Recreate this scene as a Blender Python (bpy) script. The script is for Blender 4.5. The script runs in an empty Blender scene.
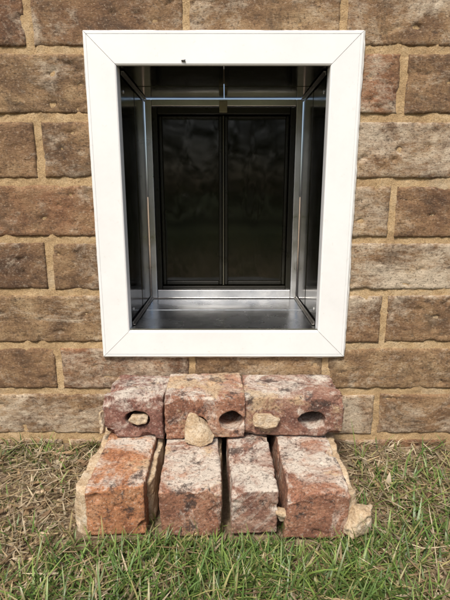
import bpy, bmesh, math, random
import numpy as np
from mathutils import Vector, noise, Matrix, Euler
random.seed(7); rng=np.random.default_rng(7)
scene=bpy.context.scene
COL=scene.collection
D=0.645; CH=0.385

# ---------------------------------------------------------------- helpers
def obj(name,me,parent=None,mat=None):
    o=bpy.data.objects.new(name,me); COL.objects.link(o)
    if parent: o.parent=parent
    if mat: me.materials.append(mat)
    return o
def empty(name):
    o=bpy.data.objects.new(name,None); COL.objects.link(o); o.empty_display_size=.1; return o
def mesh_from(name,v,f,smooth=False):
    me=bpy.data.meshes.new(name); me.from_pydata(v,[],f); me.update()
    if smooth: me.polygons.foreach_set('use_smooth',[True]*len(me.polygons))
    return me
def box(name,x0,x1,y0,y1,z0,z1,parent=None,mat=None,bev=0.0,seg=2):
    bm=bmesh.new(); bmesh.ops.create_cube(bm,size=1)
    for v in bm.verts:
        v.co=Vector((x0+(v.co.x+.5)*(x1-x0),y0+(v.co.y+.5)*(y1-y0),z0+(v.co.z+.5)*(z1-z0)))
    if bev>0: bmesh.ops.bevel(bm,geom=bm.edges[:],offset=bev,segments=seg,affect='EDGES',profile=.5)
    me=bpy.data.meshes.new(name); bm.to_mesh(me); bm.free()
    return obj(name,me,parent,mat)

class NT:
    def __init__(s,name):
        s.m=bpy.data.materials.new(name); s.m.use_nodes=True
        s.t=s.m.node_tree; s.n=s.t.nodes; s.l=s.t.links
        s.b=s.n['Principled BSDF']
        s.tc=s.n.new('ShaderNodeTexCoord')
    def mapping(s,scale=(1,1,1),loc=(0,0,0),rot=(0,0,0),src='Object'):
        m=s.n.new('ShaderNodeMapping'); m.inputs['Scale'].default_value=scale; m.inputs['Location'].default_value=loc; m.inputs['Rotation'].default_value=rot
        s.l.new(s.tc.outputs[src],m.inputs['Vector']); return m.outputs[0]
    def noise(s,vec,scale,detail=4,rough=.6,dist=0):
        t=s.n.new('ShaderNodeTexNoise'); t.inputs['Scale'].default_value=scale; t.inputs['Detail'].default_value=detail
        t.inputs['Roughness'].default_value=rough; t.inputs['Distortion'].default_value=dist
        s.l.new(vec,t.inputs['Vector']); return t.outputs['Fac']
    def ramp(s,fac,stops,interp='LINEAR'):
        r=s.n.new('ShaderNodeValToRGB'); r.color_ramp.interpolation=interp
        e=r.color_ramp.elements
        while len(e)<len(stops): e.new(.5)
        for i,(p,c) in enumerate(stops):
            e[i].position=p
            if not isinstance(c,tuple): c=(c,c,c)
            e[i].color=(c[0],c[1],c[2],1)
        s.l.new(fac,r.inputs[0]); return r.outputs[0]
    def sock(s,inp,v):
        if isinstance(v,(int,float)): inp.default_value=v
        elif isinstance(v,tuple): inp.default_value=(v[0],v[1],v[2],1)
        else: s.l.new(v,inp)
    def mix(s,f,a,b,mode='MIX'):
        m=s.n.new('ShaderNodeMix'); m.data_type='RGBA'; m.blend_type=mode
        s.sock(m.inputs[0],f); s.sock(m.inputs[6],a); s.sock(m.inputs[7],b); return m.outputs[2]
    def math(s,op,a,b=0.0,clamp=False):
        m=s.n.new('ShaderNodeMath'); m.operation=op; m.use_clamp=clamp
        s.sock(m.inputs[0],a); s.sock(m.inputs[1],b); return m.outputs[0]
    def dev(s,n,k):
        return s.math('MULTIPLY',s.math('SUBTRACT',n,.5),k)
    def bump(s,h,strength,dist,prev=None):
        b=s.n.new('ShaderNodeBump'); b.inputs['Strength'].default_value=strength; b.inputs['Distance'].default_value=dist
        s.l.new(h,b.inputs['Height'])
        if prev: s.l.new(prev,b.inputs['Normal'])
        return b.outputs[0]
    def attr(s,name):
        a=s.n.new('ShaderNodeAttribute'); a.attribute_name=name; return a
    def sep(s,c):
        x=s.n.new('ShaderNodeSeparateColor'); s.l.new(c,x.inputs[0]); return x.outputs
    def setb(s,**k):
        for kk,v in k.items():
            s.sock(s.b.inputs[kk.replace('_',' ')],v)
        return s.m

# ---------------------------------------------------------------- materials
def m_wallbrick():
    t=NT('wall_brick_mat')
    o=t.mapping(); st=t.mapping(scale=(1,1,1.4)); st2=t.mapping(scale=(1,1,2.2),loc=(3,1,2))
    a=t.sep(t.attr('bcol').outputs['Color'])
    n1=t.noise(st,15,9,.74,.4)
    f=t.math('ADD',t.math('ADD',t.dev(n1,2.5),.30),t.math('MULTIPLY',a[0],.50))
    base=t.ramp(f,[(.02,(.068,.040,.022)),(.33,(.175,.103,.052)),(.58,(.275,.172,.086)),(.82,(.37,.255,.138)),(1.0,(.46,.34,.205))])
    red=t.ramp(t.math('ADD',t.dev(n1,2.2),.5),[(.15,(.09,.036,.019)),(.5,(.24,.102,.048)),(.9,(.37,.19,.10))])
    rf=t.math('MULTIPLY',a[1],t.ramp(t.noise(o,14,5,.6),[(.38,.3),(.58,1.0)]))
    base=t.mix(rf,base,red)
    n2=t.noise(st,8,10,.76,.9)
    n2b=t.noise(st2,75,6,.75)
    wf=t.math('ADD',t.math('ADD',t.dev(n2,4.2),t.dev(n2b,1.7)),t.math('SUBTRACT',t.math('MULTIPLY',a[2],.85),.27))
    col=t.mix(t.ramp(wf,[(.05,0.0),(.35,.34),(.8,.86)]),base,(.60,.51,.385))
    n6=t.noise(t.mapping(loc=(2,8,1)),10,8,.74,.6)
    col=t.mix(t.ramp(n6,[(.37,.6),(.47,0.0)]),col,(.080,.052,.031))
    n3=t.noise(st2,38,9,.78)
    col=t.mix(t.ramp(n3,[(.36,.75),(.45,0.0)]),col,(.060,.038,.023))
    sp=t.noise(o,330,4,.65)
    col=t.mix(t.ramp(sp,[(.36,.65),(.45,0.0)]),col,(.055,.035,.021))
    col=t.mix(t.ramp(sp,[(.57,0.0),(.67,.42)]),col,(.56,.47,.35))
    b=t.bump(n3,.7,.003); b=t.bump(t.noise(st2,230,5,.75),.95,.0018,b); b=t.bump(n2b,.5,.002,b)
    t.l.new(b,t.b.inputs['Normal'])
    return t.setb(Base_Color=col,Roughness=.88)
def m_mortar():
    t=NT('mortar_mat'); o=t.mapping()
    n=t.noise(o,22,7,.7); s=t.noise(o,600,4,.75)
    c=t.ramp(n,[(.32,(.33,.215,.108)),(.5,(.48,.335,.175)),(.68,(.59,.45,.275))])
    c=t.mix(t.ramp(s,[(.38,.6),(.5,0.0)]),c,(.20,.125,.06))
    c=t.mix(t.ramp(s,[(.56,0.0),(.68,.5)]),c,(.66,.55,.38))
    g=t.noise(t.mapping(loc=(4,4,4)),9,6,.7)
    c=t.mix(t.ramp(g,[(.55,0.0),(.68,.5)]),c,(.44,.38,.29))
    b=t.bump(s,.8,.0015); b=t.bump(t.noise(o,140,6,.75),.7,.0028,b)
    t.l.new(b,t.b.inputs['Normal'])
    return t.setb(Base_Color=c,Roughness=.95)
def m_loose(name,seed,base,white=.5,dust=.3,tan=0.0):
    t=NT(name); o=t.mapping(loc=(seed*1.7,seed*.9,seed*2.3))
    n=t.noise(o,24,8,.74,.5)
    c=t.ramp(t.math('ADD',t.dev(n,2.6),.5),[(.12,base[0]),(.5,base[1]),(.9,base[2])])
    geo=t.n.new('ShaderNodeNewGeometry'); sx=t.n.new('ShaderNodeSeparateXYZ'); t.l.new(geo.outputs['True Normal'],sx.inputs[0])
    up=t.math('MULTIPLY',t.math('MAXIMUM',sx.outputs[2],0.0),dust)
    n2=t.noise(o,15,10,.77,.9)
    w=t.math('ADD',t.math('ADD',t.dev(n2,5.0),up),white-.5)
    c=t.mix(t.ramp(w,[(.04,0.0),(.25,.30),(.7,.92)]),c,(.57,.52,.445))
    n4=t.noise(o,11,7,.7)
    c=t.mix(t.ramp(n4,[(.57-tan,0.0),(.62-tan,.75)]),c,(.47,.345,.205))
    n3=t.noise(o,34,9,.77)
    c=t.mix(t.ramp(n3,[(.38,.9),(.45,0.0)]),c,(.05,.032,.026))
    sp=t.noise(o,330,4,.7)
    c=t.mix(t.ramp(sp,[(.38,.7),(.46,0.0)]),c,(.06,.036,.028))
    c=t.mix(t.ramp(sp,[(.57,0.0),(.65,.45)]),c,(.57,.50,.43))
    b=t.bump(n3,.8,.003); b=t.bump(t.noise(o,200,5,.75),.95,.0018,b)
    t.l.new(b,t.b.inputs['Normal'])
    return t.setb(Base_Color=c,Roughness=.9)
def m_chunk():
    t=NT('mortar_chunk_mat'); o=t.mapping()
    n=t.noise(o,35,7,.7); s=t.noise(o,420,4,.7)
    c=t.ramp(n,[(.32,(.36,.245,.14)),(.5,(.53,.405,.26)),(.68,(.66,.58,.45))])
    c=t.mix(t.ramp(s,[(.38,.55),(.48,0.0)]),c,(.24,.155,.085))
    c=t.mix(t.ramp(s,[(.56,0.0),(.66,.5)]),c,(.68,.62,.52))
    b=t.bump(s,.9,.0015); b=t.bump(t.noise(o,120,6,.75),.8,.003,b)
    t.l.new(b,t.b.inputs['Normal'])
    return t.setb(Base_Color=c,Roughness=.95)
def m_white():
    t=NT('white_trim_mat'); o=t.mapping()
    n=t.noise(o,7,7,.72)
    c=t.ramp(n,[(.3,(.70,.715,.715)),(.62,(.78,.795,.795))])
    d=t.noise(o,95,7,.78)
    c=t.mix(t.ramp(d,[(.61,0.0),(.71,.35)]),c,(.48,.44,.37))
    b=t.bump(t.noise(o,300,3,.5),.06,.0005); t.l.new(b,t.b.inputs['Normal'])
    return t.setb(Base_Color=c,Roughness=.4)
def m_caulk():
    t=NT('caulk_mat'); o=t.mapping()
    c=t.ramp(t.noise(o,60,6,.7),[(.3,(.60,.57,.50)),(.6,(.76,.75,.72))])
    b=t.bump(t.noise(o,150,5,.6),.4,.001); t.l.new(b,t.b.inputs['Normal'])
    return t.setb(Base_Color=c,Roughness=.6)
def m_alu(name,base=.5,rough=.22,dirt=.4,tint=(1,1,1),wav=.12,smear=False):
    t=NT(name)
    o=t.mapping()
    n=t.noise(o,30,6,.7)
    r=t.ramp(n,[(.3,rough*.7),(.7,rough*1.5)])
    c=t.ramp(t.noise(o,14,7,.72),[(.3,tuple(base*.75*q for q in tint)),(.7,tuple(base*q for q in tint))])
    if smear:   # dust and paw smudges dull the metal in soft patches
        k=t.noise(t.mapping(loc=(1,5,2)),9,5,.6,.5)
        r=t.ramp(t.math('ADD',t.dev(k,1.6),.5),[(.2,rough*.8),(.8,rough*1.5)])
        c=t.mix(t.ramp(k,[(.42,0.0),(.65,.25)]),c,tuple(base*.55*q for q in tint))
    sp=t.noise(o,160,5,.7)
    c=t.mix(t.ramp(sp,[(.60,0.0),(.70,dirt)]),c,(.25,.2,.13))
    b=t.bump(t.noise(o,12,3,.5),wav,.004); t.l.new(b,t.b.inputs['Normal'])
    return t.setb(Base_Color=c,Metallic=1.0,Roughness=r)
def m_black(name,c=.012,rough=.25,wavy=0.0,ior=1.45):
    t=NT(name); o=t.mapping()
    n=t.noise(o,18,6,.7)
    cc=t.ramp(n,[(.3,(c,c*.95,c*.70)),(.7,(c*2.2,c*2.0,c*1.2))])
    r=t.ramp(t.noise(o,40,6,.7),[(.3,rough*.7),(.7,rough*1.5)])
    if wavy:
        b=t.bump(t.noise(t.mapping(scale=(1,1,.35)),11,1,.4,.4),wavy,.01); t.l.new(b,t.b.inputs['Normal'])
    t.b.inputs['IOR'].default_value=ior
    return t.setb(Base_Color=cc,Roughness=r)
def m_ground():
    t=NT('ground_mat'); o=t.mapping()
    n=t.noise(o,14,8,.7); s=t.noise(o,180,6,.75)
    c=t.ramp(s,[(.3,(.085,.056,.034)),(.5,(.24,.17,.105)),(.7,(.45,.35,.23))])
    c=t.mix(t.ramp(n,[(.42,0.0),(.62,.6)]),c,(.38,.295,.195))
    sx=t.n.new('ShaderNodeSeparateXYZ'); t.l.new(o,sx.inputs[0])
    far=t.math('MULTIPLY',t.math('SUBTRACT',t.math('MULTIPLY',sx.outputs[1],-1.0),1.2),.6,clamp=True)
    g=t.ramp(t.noise(o,3,8,.75),[(.3,(.045,.075,.018)),(.7,(.10,.14,.04))])
    c=t.mix(far,c,g)
    b=t.bump(s,.9,.004); b=t.bump(t.noise(o,600,3,.7),.7,.0015,b); t.l.new(b,t.b.inputs['Normal'])
    return t.setb(Base_Color=c,Roughness=.95)
def m_grass(name):
    t=NT(name)
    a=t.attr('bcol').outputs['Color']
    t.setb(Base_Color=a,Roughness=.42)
    tr=t.n.new('ShaderNodeBsdfTranslucent'); t.l.new(a,tr.inputs[0])
    mx=t.n.new('ShaderNodeMixShader'); mx.inputs[0].default_value=.3
    t.l.new(t.b.outputs[0],mx.inputs[1]); t.l.new(tr.outputs[0],mx.inputs[2])
    t.l.new(mx.outputs[0],t.n['Material Output'].inputs[0])
    return t.m

MB=m_wallbrick(); MM=m_mortar(); MC=m_chunk(); MW=m_white(); MK=m_caulk()
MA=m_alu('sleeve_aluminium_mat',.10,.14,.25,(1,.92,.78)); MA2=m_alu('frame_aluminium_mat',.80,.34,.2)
MA3=m_alu('angle_aluminium_mat',.45,.34,.2,(1,.96,.88))
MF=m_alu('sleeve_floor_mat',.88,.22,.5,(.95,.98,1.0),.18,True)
MP=m_black('smoked_acrylic_mat',.006,.05,.16,1.42); MBK=m_black('black_plastic_mat',.008,.3,0,1.4)
MFLY=m_black('fly_mat',.008,.4)
MG=m_ground()

# ---------------------------------------------------------------- brick wall
FX=-.002
OX0,OX1,OZ0,OZ1=FX-.150,FX+.150,.182,.560
lines=[.6514,.5693,.4862,.4029,.3228,.2454,.1636,.0889,.0122,-.0675]
zs=[.6514+.0802*k for k in range(27,0,-1)]+lines
nA=27
wall=empty('brick_wall')
WX=3.0
verts=[];faces=[];cols=[]
def hump(d,r):
    if d>=r: return 0.0
    q=1-d/r; return q*q
def add_brick(x0,x1,z0,z1,col,fine,seed):
    w=x1-x0;h=z1-z0
    if fine: nx=max(6,int(w/.0026)); nz=max(6,int(h/.0026))
    else: nx=max(2,int(w/.05)); nz=2
    base=len(verts)
    tiltx=random.uniform(-.0012,.0012); tilty=random.uniform(-.001,.001)
    for j in range(-1,nz+2):
        for i in range(-1,nx+2):
            ii=min(max(i,0),nx); jj=min(max(j,0),nz)
            x=x0+w*ii/nx; z=z0+h*jj/nz
            rim=(i<0 or j<0 or i>nx or j>nz)
            y=.045 if rim else 0.0
            if fine:
                e=min(x-x0,x1-x,z-z0,z1-z)
                if not rim:
                    chip=max(0,noise.noise((x*42,z*42,seed*1.3+5))-.16)
                    y=hump(e,.0035)*.0016+hump(e,.009)*.008*chip
                    y-=.0010*noise.noise((x*24,seed,z*34))+.0008*noise.noise((x*85,seed,z*150))+.0005*noise.noise((x*260,seed,z*400))
                    y+=tiltx*(ii/nx-.5)+tilty*(jj/nz-.5)
                    pit=noise.noise((x*65,seed+7,z*110))
                    if pit>.34: y+=(pit-.34)*.008
                if e<.006:
                    k=1-e/.006
                    x+=k*.0009*noise.noise((x*30,z*30+seed,3.1))+k*.0008*noise.noise((x*170,z*170,seed))
                    z+=k*.0009*noise.noise((x*30,z*30+seed,9.1))+k*.0008*noise.noise((x*170,z*170,seed+4))
            verts.append((x,y,z)); cols.append(col)
    W=nx+3
    for j in range(nz+2):
        for i in range(nx+2):
            a=base+j*W+i
            faces.append((a,a+1,a+W+1,a+W))
P=.2035
tab={(0,0):(.0,.45,.1),(0,1):(.15,.25,.3),(0,2):(.45,.1,.45),(0,3):(.4,.15,.5),
     (1,'L'):(.4,.0,.30),(1,'R0'):(.35,.9,.55),(1,'R1'):(.35,.15,.5),
     (2,'L0'):(.45,.2,.15),(2,'L1'):(.3,.15,.35),(2,'R'):(.4,.2,.75),
     (3,'L'):(.45,.65,.0),(3,'R0'):(.5,.05,.75),(3,'R1'):(.3,.3,.5),
     (4,'L0'):(.0,.2,.40),(4,'L1'):(.15,.05,.1),(4,'R'):(.45,.1,.95),
     (5,'L'):(.45,.0,.40),(5,'R0'):(.35,.2,.55),(5,'R1'):(.3,.15,.45),
     (6,'L0'):(.25,.2,.15),(6,'L1'):(.2,.8,.50),(6,'R'):(.45,.05,.45),
     (7,'L'):(.4,.1,.60),(7,'R0'):(.35,.2,.60),(7,'R1'):(.35,.2,.45)}
def look(row,xc):
    r=random.random
    c=[r()*.5, (r()**2)*.6, r()*.65]
    key=None
    if row==0: key=(0,min(3,max(0,int((xc+.254)//P)+1)))
    elif row in(2,4,6): key=(row,'L0' if xc<-.254 else 'L1' if xc<0 else 'R')
    elif row in(1,3,5,7): key=(row,'L' if xc<0 else 'R0' if xc<.236 else 'R1')
    if key in tab and abs(xc)<.5: c=list(tab[key])
    return (c[0],c[1],c[2],1)
J=.0103
for ri in range(len(zs)-1):
    zt=zs[ri]-J/2; zb=zs[ri+1]+J/2
    row=ri-nA
    off=-.254 if row%2==0 else .236
    k0=int((-WX-off)//P)
    x=off+k0*P
    while x<WX:
        a=x+J/2; b=x+P-J/2+random.uniform(-.001,.001)
        segs=[(a,b)]
        if zb<OZ1 and zt>OZ0:
            segs=[]
            for (p,q) in [(a,min(b,OX0)),(max(a,OX1),b)]:
                if q-p>.008: segs.append((p,q))
        for (p,q) in segs:
            fine=abs((p+q)/2)<.75 and zt<.85
            dz=random.uniform(-.0012,.0012) if fine else 0
            add_brick(p,q,zb+dz,zt+dz,look(row,(p+q)/2),fine,random.random()*60)
        x+=P
me=mesh_from('bricks',verts,faces,True)
ca=me.color_attributes.new('bcol','FLOAT_COLOR','POINT'); ca.data.foreach_set('color',np.array(cols,dtype=np.float32).ravel())
obj('bricks',me,wall,MB)
def patch(v,f,x0,x1,z0,z1,step):
    nx=max(1,round((x1-x0)/step)); nz=max(1,round((z1-z0)/step)); b=len(v)
    for j in range(nz+1):
        for i in range(nx+1):
            x=x0+(x1-x0)*i/nx; z=z0+(z1-z0)*j/nz
            y=.0028
            if step<.01: y+=.0014*noise.noise((x*26,2,z*26))+.0010*noise.noise((x*100,5,z*100))+.0008*noise.noise((x*300,5,z*300))
            v.append((x,y,z))
    for j in range(nz):
        for i in range(nx):
            a=b+j*(nx+1)+i; f.append((a,a+1,a+nx+2,a+nx+1))
v=[];f=[]
NX,NZ=.72,.80
patch(v,f,-NX,OX0,-.06,NZ,.0024); patch(v,f,OX1,NX,-.06,NZ,.0024)
patch(v,f,OX0,OX1,-.06,OZ0,.0024); patch(v,f,OX0,OX1,OZ1,NZ,.0024)
patch(v,f,-WX,-NX,-.06,2.8,.5); patch(v,f,NX,WX,-.06,2.8,.5); patch(v,f,-NX,NX,NZ,2.8,.5)
obj('mortar_joints',mesh_from('mortar_joints',v,f,True),wall,MM)
for nm,a in (('core_1',(-WX,OX0-.004,.046,.16,-.06,2.8)),('core_2',(OX1+.004,WX,.046,.16,-.06,2.8)),
             ('core_3',(OX0-.004,OX1+.004,.046,.16,-.06,OZ0-.004)),('core_4',(OX0-.004,OX1+.004,.046,.16,OZ1+.004,2.8))):
    box(nm,*a,parent=wall,mat=MM)

# ---------------------------------------------------------------- pet door
pd=empty('pet_door')
X0,X1,Z0,Z1=FX-.1808,FX+.1808,.1482,.5910
w=.0415
prof=[(0,-.004),(0,.0045),(.0006,.0058),(.0018,.0064),(.0040,.0064),(.0044,.0056),(.0050,.0066),(w-.0022,.0070),(w-.0006,.0062),(w,.0045),(w,-.012)]
corners=[(X0,Z1,1,-1),(X1,Z1,-1,-1),(X1,Z0,-1,1),(X0,Z0,1,1)]
v=[];f=[]
for s in range(4):
    A=corners[s];B=corners[(s+1)%4]
    d=Vector((B[0]-A[0],0,B[1]-A[1])).normalized()*.0003
    b=len(v)
    for (t,h) in prof:
        v.append((A[0]+A[2]*t+d.x,-h,A[1]+A[3]*t+d.z)); v.append((B[0]+B[2]*t-d.x,-h,B[1]+B[3]*t-d.z))
    for i in range(len(prof)-1):
        f.append((b+2*i,b+2*i+1,b+2*i+3,b+2*i+2))
obj('trim_frame',mesh_from('trim_frame',v,f,False),pd,MW)
v=[];f=[]
N=240
def perim(u):
    L=[(X0,Z1),(X1,Z1),(X1,Z0),(X0,Z0)]
    s=int(u*4)%4; q=u*4-int(u*4); A=L[s];B=L[(s+1)%4]
    nrm=[(0,1),(1,0),(0,-1),(-1,0)][s]
    return A[0]+(B[0]-A[0])*q,A[1]+(B[1]-A[1])*q,nrm
for s in range(4):
    base=len(v)
    for i in range(N+1):
        x,z,nr=perim((s+min(i/N,.9999))/4)
        k=noise.noise((x*30,z*30,1.7))*.45+noise.noise((x*120,z*120,4.7))*.25
        rr=(.0019 if s==1 else .0014 if s==2 else .0007)*(1+1.0*k)
        rr=max(rr,.0003)
        for a in range(6):
            an=a/5*math.pi*.5
            v.append((x+nr[0]*rr*1.3*math.sin(an),-.0005-.0035*max(.3,1+k)*math.cos(an)+.002*(a==5),z+nr[1]*rr*1.3*math.sin(an)))
    for i in range(N):
        for a in range(5):
            q=base+i*6+a; f.append((q,q+1,q+7,q+6))
obj('caulk_bead',mesh_from('caulk_bead',v,f,True),pd,MK)
# sleeve
IX0,IX1,IZ0,IZ1=FX-.1395,FX+.1395,.192,.549
YB=.193
th=.0012
def sleeve(nm,ins,y0,y1,mside,mfloor):
    a,b,c,d=IX0+ins,IX1-ins,IZ0+ins,IZ1-ins
    box(nm+'_side_1',a-th,a,y0,y1,c-th,d+th,pd,mside)
    box(nm+'_side_2',b,b+th,y0,y1,c-th,d+th,pd,mside)
    box(nm+'_floor',a,b,y0,y1,c-th,c,pd,mfloor)
    cxm=FX+.0005
    box(nm+'_ceiling_1',a,cxm-.0006,y0,y1,d,d+th,pd,mside)
    box(nm+'_ceiling_2',cxm+.0006,b,y0,y1,d,d+th,pd,mside)
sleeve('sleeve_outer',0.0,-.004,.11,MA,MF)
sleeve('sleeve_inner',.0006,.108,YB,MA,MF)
for i,(cx,cz,sx,sz) in enumerate(((IX0,IZ1,1,-1),(IX1,IZ1,-1,-1),(IX0,IZ0,1,1),(IX1,IZ0,-1,1))):
    e=.0017
    xa,xb=sorted((cx+sx*e,cx+sx*(e+.004))); za,zb=sorted((cz+sz*e,cz+sz*(e+.0008)))
    box('corner_angle_h_%d'%i,xa,xb,.012,YB-.001,za,zb,pd,MA3,.0003,1)
    xa,xb=sorted((cx+sx*e,cx+sx*(e+.0008))); za,zb=sorted((cz+sz*(e+.0009),cz+sz*(e+.005)))
    box('corner_angle_v_%d'%i,xa,xb,.012,YB-.001,za,zb,pd,MA3,.0003,1)
def screw(nm,loc,axis):
    bm=bmesh.new(); bmesh.ops.create_uvsphere(bm,u_segments=16,v_segments=8,radius=.0028)
    for vv in bm.verts: vv.co.z*=.45
    me=bpy.data.meshes.new(nm); bm.to_mesh(me); bm.free()
    me.polygons.foreach_set('use_smooth',[True]*len(me.polygons))
    o=obj(nm,me,pd,MA2); o.location=loc
    o.rotation_euler=axis
hy=math.radians(90)
for i,(z) in enumerate((IZ0+.022,IZ1-.024)):
    screw('screw_l%d'%i,(IX0+.0005,.03,z),(0,hy,0)); screw('screw_r%d'%i,(IX1-.0005,.03,z),(0,hy,0))
# inner door
AX0,AX1,AZ0,AZ1=IX0+.002,IX1-.002,IZ0+.002,IZ1-.002
sb=.011; yb=YB
box('surround_left',AX0,AX0+sb,yb,yb+.02,AZ0,AZ1,pd,MA2,.0012)
box('surround_right',AX1-sb,AX1,yb,yb+.02,AZ0,AZ1,pd,MA2,.0012)
box('surround_top',AX0+sb,AX1-sb,yb,yb+.02,AZ1-.011,AZ1,pd,MA2,.0012)
box('surround_bottom',AX0+sb,AX1-sb,yb-.001,yb+.02,AZ0,AZ0+.016,pd,MA2,.0015)
bx0,bx1,bz0,bz1=AX0+sb,AX1-sb,AZ0+.016,AZ1-.011
g=.009
box('black_frame_left',bx0,bx0+g,yb+.006,yb+.03,bz0,bz1,pd,MBK,.0015)
box('black_frame_right',bx1-g,bx1,yb+.006,yb+.03,bz0,bz1,pd,MBK,.0015)
box('black_frame_top',bx0+g,bx1-g,yb+.006,yb+.03,bz1-.012,bz1,pd,MBK,.0015)
box('black_frame_bottom',bx0+g,bx1-g,yb+.005,yb+.03,bz0,bz0+.006,pd,MBK,.0015)
box('back_plate',bx0-.01,bx1+.01,yb+.0305,yb+.034,bz0-.01,bz1+.01,pd,MBK)
cx=FX-.001
for nm,(a,b) in (('flap_left',(bx0+g+.001,cx-.0022)),('flap_right',(cx+.0022,bx1-g-.001))):
    za,zb=bz0+.0075,bz1-.014
    box(nm+'_panel',a+.004,b-.004,yb+.018,yb+.022,za+.003,zb-.003,pd,MP)
    s=.0062
    box(nm+'_stile_1',a,a+s,yb+.011,yb+.026,za,zb,pd,MBK,.002,3)
    box(nm+'_stile_2',b-s,b,yb+.011,yb+.026,za,zb,pd,MBK,.002,3)
    box(nm+'_rail_top',a+s,b-s,yb+.012,yb+.026,zb-.004,zb,pd,MBK,.0012)
    box(nm+'_rail_bottom',a+s,b-s,yb+.012,yb+.026,za,za+.007,pd,MBK,.0015)
MGY=m_black('grey_seal_mat',.16,.5)
MGD=m_black('dark_seal_mat',.05,.4)
box('centre_seal',cx-.0010,cx+.0010,yb+.0105,yb+.026,bz0+.0075,bz1-.014,pd,MGD)
box('latch_tab',cx-.0070,cx+.0070,yb-.004,yb-.0015,AZ1-.022,AZ1-.003,pd,MGY,.001)

# ---------------------------------------------------------------- fly on the trim
def ell(bm,c,r):
    g=bmesh.ops.create_uvsphere(bm,u_segments=12,v_segments=8,radius=1)['verts']
    for q in g: q.co=Vector((c[0]+q.co.x*r[0],c[1]+q.co.y*r[1],c[2]+q.co.z*r[2]))
bm=bmesh.new()
ell(bm,(0,0,0),(.0011,.0010,.0011)); ell(bm,(.0020,0,-.0002),(.0015,.0009,.0010)); ell(bm,(-.0015,0,.0001),(.0007,.0008,.0008))
for sg in(-1,1):
    q=[bm.verts.new(p) for p in((0,-.0008,sg*.0004),(.0038,-.0006,sg*.0016),(.003,-.0006,sg*.0003))]; bm.faces.new(q)
    for lx in(-.001,0,.001):
        q=[bm.verts.new(p) for p in((lx,0,sg*.0008),(lx+.0002,0,sg*.0008),(lx*2,.0012,sg*.0022))]; bm.faces.new(q)
me=bpy.data.meshes.new('fly'); bm.to_mesh(me); bm.free()
o=obj('fly',me,None,MFLY); o.location=(-.0545,-.0080,.5545)

# ---------------------------------------------------------------- loose bricks
def evaluated(o,name):
    dg=bpy.context.evaluated_depsgraph_get()
    me=bpy.data.meshes.new_from_object(o.evaluated_get(dg)); me.name=name
    return me
def rough(me,seed,a1=.0010,a2=.0007,a3=.0006,pt=.34):
    nm=[v.normal.copy() for v in me.vertices]
    for i,v in enumerate(me.vertices):
        p=v.co; q=(p.x+seed,p.y+seed*.37,p.z-seed*.7)
        d=a1*noise.noise((q[0]*28,q[1]*28,q[2]*28))+a2*noise.noise((q[0]*95,q[1]*95,q[2]*95))+a3*noise.noise((q[0]*260,q[1]*260,q[2]*260))
        pit=noise.noise((q[0]*70+9,q[1]*70,q[2]*70))
        if pit>pt: d-=(pit-pt)*.008
        v.co=p+nm[i]*d
    me.polygons.foreach_set('use_smooth',[True]*len(me.polygons)); me.update()
def loose_brick(name,dims,loc,rot,seed,holes=(),chips=(),mat=None,vox=.0013):
    rnd=random.Random(seed)
    bm=bmesh.new(); bmesh.ops.create_cube(bm,size=1)
    for v in bm.verts:
        v.co=Vector((v.co.x*dims[0],v.co.y*dims[1],v.co.z*dims[2]))+Vector([rnd.uniform(-.0026,.0026) for _ in range(3)])
    bmesh.ops.bevel(bm,geom=bm.edges[:],offset=.0014,segments=2,affect='EDGES')
    me=bpy.data.meshes.new('t'); bm.to_mesh(me); bm.free()
    o=bpy.data.objects.new('t',me); COL.objects.link(o)
    tmp=[]
    def cut(bmx):
        m2=bpy.data.meshes.new('c'); bmx.to_mesh(m2); bmx.free()
        c=bpy.data.objects.new('c',m2); COL.objects.link(c); tmp.append(c)
        md=o.modifiers.new('b','BOOLEAN'); md.operation='DIFFERENCE'; md.object=c; md.solver='EXACT'
    for (hx,hz,rx,rz,depth) in holes:
        b2=bmesh.new()
        bmesh.ops.create_cone(b2,cap_ends=True,segments=28,radius1=1,radius2=1,depth=1)
        for v in b2.verts:
            x,y,z=v.co
            v.co=Vector((hx+x*rx,-dims[1]/2-.01+(z+.5)*(depth+.01),hz+y*rz))
        bmesh.ops.recalc_face_normals(b2,faces=b2.faces[:])
        cut(b2)
    ch=list(chips)
    for _ in range(8):
        if rnd.random()<.5: ch.append((rnd.uniform(-1,1),-1.02,1.06,rnd.uniform(.003,.0065)))
        else: ch.append((rnd.choice((-1.03,1.03)),rnd.uniform(-1,.6),1.06,rnd.uniform(.003,.0075)))
    for (px,py,pz,r) in ch:
        b2=bmesh.new(); bmesh.ops.create_icosphere(b2,subdivisions=2,radius=r)
        for v in b2.verts:
            v.co.x*=1.6
            v.co*=1+.45*noise.noise(v.co*90+Vector((seed,px*9,pz*9)))
            v.co+=Vector((px*dims[0]/2,py*dims[1]/2,pz*dims[2]/2))
        cut(b2)
    rm=o.modifiers.new('r','REMESH'); rm.mode='VOXEL'; rm.voxel_size=vox
    m3=evaluated(o,name)
    bpy.data.objects.remove(o)
    for c in tmp: bpy.data.objects.remove(c)
    rough(m3,seed)
    m3.materials.clear()
    ob=obj(name,m3,None,mat); ob.location=loc; ob.rotation_euler=[math.radians(a) for a in rot]
    return ob
R1=((.14,.056,.034),(.31,.145,.085),(.42,.25,.16))
R2=((.11,.047,.034),(.24,.118,.080),(.36,.22,.155))
R3=((.22,.082,.036),(.40,.178,.080),(.47,.27,.15))
R4=((.09,.037,.031),(.19,.084,.062),(.32,.175,.13))
H=.062
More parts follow.
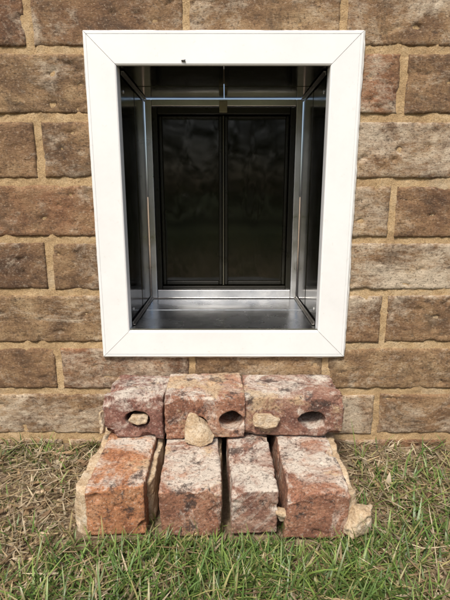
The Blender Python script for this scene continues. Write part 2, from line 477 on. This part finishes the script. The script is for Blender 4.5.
loose_brick('loose_brick',(.069,.196,H),(-.1265,-.102,H/2),(0,0,1.5),11,chips=((-1,-1,1.1,.007),(1,.1,1.1,.006),(1.0,-1,-.6,.008)),mat=m_loose('loose_brick_mat_1',1,R3,.24,.62))
loose_brick('loose_brick.001',(.069,.196,H),(-.0440,-.102,H/2),(0,0,3.0),12,chips=((1,-1,1.05,.009),(-1,-.4,1.1,.006)),mat=m_loose('loose_brick_mat_2',2,R1,.53,.55))
loose_brick('loose_brick.002',(.054,.196,H-.001),(.0315,-.100,H/2),(0,-1.5,1.5),13,chips=((-1,-1,1,.010),(-.3,-1,1.15,.008),(1,.2,1.1,.007)),mat=m_loose('loose_brick_mat_3',3,R2,.48,.48))
loose_brick('loose_brick.003',(.072,.198,H),(.1040,-.106,H/2),(0,1.0,.6),14,chips=((-1,-1,.9,.012),(1,-1,1.1,.008),(1,-.2,1.1,.009)),mat=m_loose('loose_brick_mat_4',4,R1,.54,.50,.03))
H2=.057; zt=H+H2/2+.001
loose_brick('loose_brick.004',(.083,.084,H2),(-.1235,-.046,zt),(0,1.5,-2.0),15,holes=((.006,-.002,.017,.0115,.06),),chips=((-1,-1,-1,.012),(1,-1,.9,.008),(-.5,-1,1.15,.010),(-1,-.2,1,.012),(.5,-1,-1,.007),(-1,-1,.9,.012)),mat=m_loose('loose_brick_mat_5',5,R4,.42,.38))
loose_brick('loose_brick.005',(.105,.088,H2+.004),(-.0285,-.049,zt+.002),(0,0,1.5),16,holes=((.036,-.004,.0165,.013,.07),(-.010,-.006,.013,.009,.05)),chips=((1,-1,-.1,.006),(-1,-1,1,.009),(.3,-1,1.15,.008),(.7,-1,.2,.006)),mat=m_loose('loose_brick_mat_6',6,R1,.50,.42,.04))
loose_brick('loose_brick.006',(.134,.085,H2),(.0925,-.047,zt),(0,.5,-.8),17,holes=((-.040,-.001,.017,.0115,.06),(.026,-.002,.0185,.0120,.07)),chips=((1,-1,1,.012),(.2,-1,1.15,.007),(-1,-1,-1,.010),(.9,-1,-1,.012),(1,0,1.05,.008)),mat=m_loose('loose_brick_mat_7',7,R2,.48,.42))

# ---------------------------------------------------------------- mortar chunks
cnt=[0]
def chunk(loc,dims,rot,seed,npt=16,vox=.0012,pts=None):
    rnd=random.Random(seed)
    bm=bmesh.new()
    if pts:
        for p in pts: bm.verts.new((p[0]*dims[0],p[1]*dims[1],p[2]*dims[2]))
    else:
      for i in range(npt):
        p=Vector([rnd.gauss(0,1) for _ in range(3)]).normalized()
        p=Vector([max(-.8,min(.8,c*1.15)) for c in p])
        bm.verts.new((p.x*dims[0]/2*1.2,p.y*dims[1]/2*1.2,p.z*dims[2]/2*1.2))
    r=bmesh.ops.convex_hull(bm,input=bm.verts[:])
    bmesh.ops.delete(bm,geom=[g for g in r['geom_interior'] if isinstance(g,bmesh.types.BMVert)],context='VERTS')
    bmesh.ops.recalc_face_normals(bm,faces=bm.faces[:])
    me=bpy.data.meshes.new('t'); bm.to_mesh(me); bm.free()
    o=bpy.data.objects.new('t',me); COL.objects.link(o)
    rm=o.modifiers.new('r','REMESH'); rm.mode='VOXEL'; rm.voxel_size=vox
    nm='mortar_chunk' if cnt[0]==0 else 'mortar_chunk.%03d'%cnt[0]; cnt[0]+=1
    m3=evaluated(o,nm); bpy.data.objects.remove(o)
    rough(m3,seed,.0012,.0012,.0006,.36); m3.materials.clear()
    ob=obj(nm,m3,None,MC); ob.location=loc; ob.rotation_euler=[math.radians(a) for a in rot]
def slab(x,y0,y1,z0,z1,th,seed,side):
    bm=bmesh.new(); ny=30; nz=8
    out=[];inn=[]
    for j in range(nz+1):
        for i in range(ny+1):
            u=i/ny; q=j/nz
            y=y0+(y1-y0)*u; z=z0+(z1-z0)*q
            zt_=1-.16*max(0,noise.noise((y*26,seed,1.1))+.15)-.08*max(0,noise.noise((y*90,seed,2.1)))
            z=z0+(z-z0)*zt_
            t=th*(.95+.5*noise.noise((y*18,z*18,seed*1.1))+.22*noise.noise((y*90,z*90,seed)))*(1.15-.30*q)
            t=max(t,.002)
            e=min(1,min(u,1-u)*12)
            out.append(bm.verts.new((x+side*t*e**.5,y,z))); inn.append(bm.verts.new((x-side*.004,y,z)))
    W=ny+1
    for j in range(nz):
        for i in range(ny):
            a=j*W+i
            bm.faces.new((out[a],out[a+1],out[a+W+1],out[a+W])); bm.faces.new((inn[a],inn[a+W],inn[a+W+1],inn[a+1]))
    for i in range(ny):
        bm.faces.new((out[i],inn[i],inn[i+1],out[i+1])); a=nz*W+i; bm.faces.new((out[a],out[a+1],inn[a+1],inn[a]))
    for j in range(nz):
        a=j*W; bm.faces.new((out[a],out[a+W],inn[a+W],inn[a])); a=j*W+ny; bm.faces.new((out[a],inn[a],inn[a+W],out[a+W]))
    bmesh.ops.recalc_face_normals(bm,faces=bm.faces[:])
    me=bpy.data.meshes.new('t'); bm.to_mesh(me); bm.free()
    o=bpy.data.objects.new('t',me); COL.objects.link(o)
    rm=o.modifiers.new('r','REMESH'); rm.mode='VOXEL'; rm.voxel_size=.0014
    nm='mortar_chunk' if cnt[0]==0 else 'mortar_chunk.%03d'%cnt[0]; cnt[0]+=1
    m3=evaluated(o,nm); bpy.data.objects.remove(o)
    rough(m3,seed,.0008,.0009,.0005); m3.materials.clear()
    obj(nm,m3,None,MC)
# rubble lodged in the core holes
c1=[(-.5,-.4,-.1),(-.3,-.5,.35),(.15,-.5,.45),(.5,-.3,.2),(.45,-.4,-.3),(.0,-.5,-.45),(-.4,-.3,-.4),(-.4,.5,0),(.4,.5,.1),(0,.5,-.3)]
chunk((-.1165,-.084,.0915),(.026,.024,.015),(0,4,0),21,pts=c1)
wed=[(-.34,-.3,.45),(-.10,-.4,.50),(-.5,-.2,.05),(-.46,-.35,-.40),(.1,-.5,-.52),(.55,-.3,-.42),(.62,-.2,-.20),(.20,-.5,.10),
     (-.34,.4,.42),(-.5,.4,-.5),(.5,.4,-.5),(.3,.4,.10)]
chunk((-.036,-.098,.083),(.036,.022,.045),(-8,0,0),22,pts=wed)
c2=[(-.5,-.3,.1),(-.35,-.5,.45),(.2,-.5,.38),(.52,-.4,.15),(.40,-.5,-.28),(-.05,-.4,-.48),(-.45,-.5,-.35),(-.4,.5,.1),(.4,.5,.1),(0,.5,-.4)]
chunk((.0545,-.087,.0915),(.036,.024,.024),(0,5,0),33,pts=c2)
chunk((-.168,-.078,.085),(.012,.03,.040),(0,8,0),24)
slab(-.162,-.198,-.02,.0,.057,.013,41,-1)
slab(-.0905,-.175,-.05,.0,.055,.0055,42,1)
slab(-.0075,-.185,-.05,.0,.048,.004,43,1)
slab(.1405,-.20,-.03,.0,.056,.013,44,1)
chunk((.153,-.196,.022),(.034,.030,.042),(0,30,20),29,12)
chunk((.0665,-.198,.026),(.018,.016,.018),(0,0,0),36,12)

# ---------------------------------------------------------------- ground
def gz(x,y):
    if abs(x)>2.5 or y<-3: return 0.0
    return .006*noise.noise((x*5,y*5,.3))+.004*noise.noise((x*18,y*18,1.3))+.0025*noise.noise((x*60,y*60,2.3))-.002
xs=[-150,-60,-25,-10,-5,-3,-2,-1.4,-1.0]+list(np.arange(-.75,.7501,.008))+[1.0,1.4,2,3,5,10,25,60,150]
ys=[-300,-120,-50,-20,-10,-5,-3,-2,-1.5,-1.1]+list(np.arange(-.8,.0401,.008))+[.2,1,5,20,100]
v=[(x,y,gz(x,y) if (abs(x)<=.76 and -.81<y<.05) else -.002) for y in ys for x in xs]
n=len(xs); f=[(j*n+i,j*n+i+1,(j+1)*n+i+1,(j+1)*n+i) for j in range(len(ys)-1) for i in range(n-1)]
obj('ground',mesh_from('ground',[tuple(map(float,q)) for q in v],f,True),None,MG)

# ---------------------------------------------------------------- grass
def blades(name,spec,mat,S=4):
    V=[];F=[];C=[]
    for (x,y,z,L,wd,az,lean,curl,col,flat) in spec:
        b=len(V)
        dx,dy=math.cos(az),math.sin(az); px,py=-dy,dx
        tw=random.uniform(-.6,.6)
        th=lean; cx_,cy_,cz_=x,y,z
        for s in range(S+1):
            u=s/S
            wv=wd*.5*(1-u**1.8)+.00015
            tx=px*math.cos(tw*u); ty=py*math.cos(tw*u); tz=math.sin(tw*u)
            V.append((cx_-tx*wv,cy_-ty*wv,cz_-tz*wv)); V.append((cx_+tx*wv,cy_+ty*wv,cz_+tz*wv))
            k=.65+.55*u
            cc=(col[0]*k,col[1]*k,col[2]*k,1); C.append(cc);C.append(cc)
            seg=L/S
            cx_+=dx*math.sin(th)*seg; cy_+=dy*math.sin(th)*seg; cz_+=math.cos(th)*seg
            th+=curl/S
            if cy_>-.003: cy_=-.003
            if cz_<z-.002 and not flat: cz_=z
        for s in range(S):
            a=b+2*s; F.append((a,a+1,a+3,a+2))
    me=mesh_from(name,V,F,True)
    ca=me.color_attributes.new('bcol','FLOAT_COLOR','POINT'); ca.data.foreach_set('color',np.array(C,dtype=np.float32).ravel())
    return obj(name,me,None,mat)
def in_stack(x,y,m=0.0):
    return -.175-m<x<.158+m and y>-.204-m
def sstep(a,b,x):
    t=max(0,min(1,(x-a)/(b-a))); return t*t*(3-2*t)
def dens(x,y):
    n=noise.noise((x*7,y*7,5.5))*.5+.5; n2=noise.noise((x*22,y*22,8.5))*.5+.5
    d=.76+1.0*(n-.5)+1.3*(n2-.5)
    if x<-.12: d*= .20+.80*sstep(-.20,-.31,y+(x+.3)*.25)
    if x>.1: d*= .20+.80*sstep(-.04,-.13,y)
    if x<-.17 and y>-.06: d=max(d,1.1*n2)
    return d
def gcol():
    r=random.random()
    if r<.18: c=(.31,.29,.12)
    elif r<.55: c=(.165,.240,.058)
    else: c=(.092,.165,.040)
    k=random.uniform(.6,1.4); return (c[0]*k,c[1]*k,c[2]*k)
spec=[]
cl=0
while cl<12500:
    if cl<1300: x=random.uniform(-.2,.2); y=random.uniform(-.30,-.205)
    else: x=random.uniform(-.72,.72); y=random.uniform(-.62,-.004)
    if in_stack(x,y): continue
    cl+=1
    if random.random()>dens(x,y): continue
    z=gz(x,y)
    for _ in range(random.randint(2,6)):
        az=random.uniform(0,2*math.pi)
        L=random.uniform(.011,.036)*(1.15 if y<-.25 or x>.17 else .9)
        if random.random()<.06: L*=1.6
        bx=x+random.gauss(0,.006); by=min(-.004,y+random.gauss(0,.006))
        if in_stack(bx,by,-.002): continue
        ex=bx+math.cos(az)*L*.6; ey=by+math.sin(az)*L*.6
        lean=random.uniform(.2,1.3)
        if in_stack(ex,ey,.0):
            if random.random()<.6: az=math.atan2(-1,random.uniform(-1.6,1.6))
            else: lean=random.uniform(0,.25); L*=.8
            if in_stack(bx+math.cos(az)*L*.6,by+math.sin(az)*L*.6) and lean>.3: L*=.55
        spec.append((bx,by,z-.002,L,random.uniform(.0010,.0030),az,lean,random.uniform(.1,1.4),gcol(),False))
for _ in range(60):
    gx=random.choice((-.086,-.004,.064))
    spec.append((gx+random.gauss(0,.002),random.uniform(-.21,-.17),0,random.uniform(.012,.03),.0016,random.uniform(3.6,5.8),random.uniform(.1,.7),.6,gcol(),False))
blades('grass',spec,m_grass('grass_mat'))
spec=[]
k=0
while k<26000:
    x=random.uniform(-.72,.72); y=random.uniform(-.62,-.003)
    if in_stack(x,y,.003): continue
    k+=1
    dd=dens(x,y)
    if random.random()<dd-.65: continue
    az=random.uniform(0,2*math.pi); L=random.uniform(.006,.038)
    if in_stack(x+math.cos(az)*L,y+math.sin(az)*L): L*=.3
    g=random.uniform(.45,1.3); c=random.choice(((.44,.34,.20),(.55,.47,.33),(.28,.195,.11),(.48,.40,.27),(.26,.22,.11)))
    spec.append((x,y,gz(x,y)+random.uniform(.001,.010),L,random.uniform(.0006,.0026),az,random.uniform(1.25,1.68),random.uniform(-.4,.4),tuple(q*g for q in c),True))
for _ in range(260):
    x=random.uniform(-.55,-.19) if random.random()<.75 else random.uniform(.17,.5); y=random.uniform(-.33,-.01)
    g=random.uniform(.6,1.2); c=random.choice(((.40,.28,.16),(.50,.42,.30),(.30,.20,.12)))
    spec.append((x,y,gz(x,y)+.006,random.uniform(.010,.024),random.uniform(.005,.009),random.uniform(0,6.28),random.uniform(1.2,1.6),random.uniform(-.6,.9),tuple(q*g for q in c),True))
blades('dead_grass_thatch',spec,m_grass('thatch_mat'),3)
spec=[]
for _ in range(24000):
    x=random.uniform(-2.8,2.8); y=-random.random()**1.3*3.4-.01
    if abs(x)<.72 and y>-.62: continue
    spec.append((x,y,-.002,random.uniform(.025,.06),random.uniform(.004,.006),random.uniform(0,6.28),random.uniform(.1,.9),random.uniform(.1,1.1),gcol(),False))
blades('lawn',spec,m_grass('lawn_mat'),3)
bm=bmesh.new()
for _ in range(1500):
    if random.random()<.6: x=random.uniform(-.5,-.13); y=random.uniform(-.33,-.01)
    else: x=random.uniform(-.6,.6); y=random.uniform(-.5,-.01)
    if in_stack(x,y): continue
    r=random.uniform(.0008,.0034)*(1.8 if random.random()<.07 else 1)
    g=bmesh.ops.create_icosphere(bm,subdivisions=1,radius=r)['verts']
    for q in g:
        q.co*=1+random.uniform(-.3,.3); q.co.z*=.7; q.co+=Vector((x,y,gz(x,y)+r*.3))
me=bpy.data.meshes.new('soil_crumbs'); bm.to_mesh(me); bm.free()
obj('soil_crumbs',me,None,MC)

# ---------------------------------------------------------------- unseen hedge, added behind the camera so the smoked flaps reflect dark greenery
HV=[];HF=[];HC=[]
for _ in range(15000):
    x=random.uniform(-6,6); top=2.3+.5*noise.noise((x*.9,1,1))+.25*noise.noise((x*3,2,1))
    z=top*random.random()**.8; yy=-6.0-.9*random.random()+.35*noise.noise((x*1.5,z*1.5,3))
    nv=Vector((random.gauss(0,1),random.gauss(0,1)+.8,random.gauss(0,1)+.5)).normalized()
    t1=nv.orthogonal().normalized(); t1=Matrix.Rotation(random.uniform(0,6.28),3,nv)@t1; t2=nv.cross(t1)
    s=random.uniform(.04,.085); c0=Vector((x,yy,z)); b=len(HV)
    for p in (t1*s,t2*s*.5+t1*s*.1,-t1*s,-t2*s*.5+t1*s*.1): HV.append(tuple(c0+p))
    HF.append((b,b+1,b+2,b+3)); k=random.uniform(.6,1.4)
    c=random.choice(((.05,.09,.022),(.08,.115,.03),(.10,.105,.04)))
    HC+= [(c[0]*k,c[1]*k,c[2]*k,1)]*4
me=mesh_from('added_reflection_hedge',HV,HF); ca=me.color_attributes.new('bcol','FLOAT_COLOR','POINT'); ca.data.foreach_set('color',np.array(HC,dtype=np.float32).ravel())
obj('added_reflection_hedge',me,None,m_grass('added_reflection_hedge_mat'))

# ---------------------------------------------------------------- light
el=math.radians(54); rot=math.radians(200)
w_=bpy.data.worlds.new('World'); scene.world=w_; w_.use_nodes=True
nt=w_.node_tree; sky=nt.nodes.new('ShaderNodeTexSky'); sky.sky_type='NISHITA'; sky.sun_disc=False
sky.sun_elevation=el; sky.sun_rotation=rot; sky.dust_density=4; sky.air_density=1.0; sky.ozone_density=.5
bg=nt.nodes['Background']; bg.inputs[1].default_value=.15
nt.links.new(sky.outputs[0],bg.inputs[0])
sl=bpy.data.lights.new('sun','SUN'); sl.energy=4.2; sl.angle=math.radians(13); sl.color=(1,.925,.83)
so=bpy.data.objects.new('sun',sl); COL.objects.link(so)
dv=Vector((math.sin(rot)*math.cos(el),math.cos(rot)*math.cos(el),math.sin(el)))
so.rotation_euler=dv.to_track_quat('Z','Y').to_euler(); so.location=dv*5
scene.view_settings.view_transform='Standard'; scene.view_settings.look='None'; scene.view_settings.exposure=0

# ---------------------------------------------------------------- camera
cd=bpy.data.cameras.new('camera'); cam=bpy.data.objects.new('camera',cd); COL.objects.link(cam)
cam.location=(0,-D,CH); cam.rotation_euler=(math.radians(90-13.1),0,0)
cd.sensor_fit='VERTICAL'; cd.sensor_height=32; cd.lens=24; cd.clip_start=.01; cd.clip_end=1000
scene.camera=cam
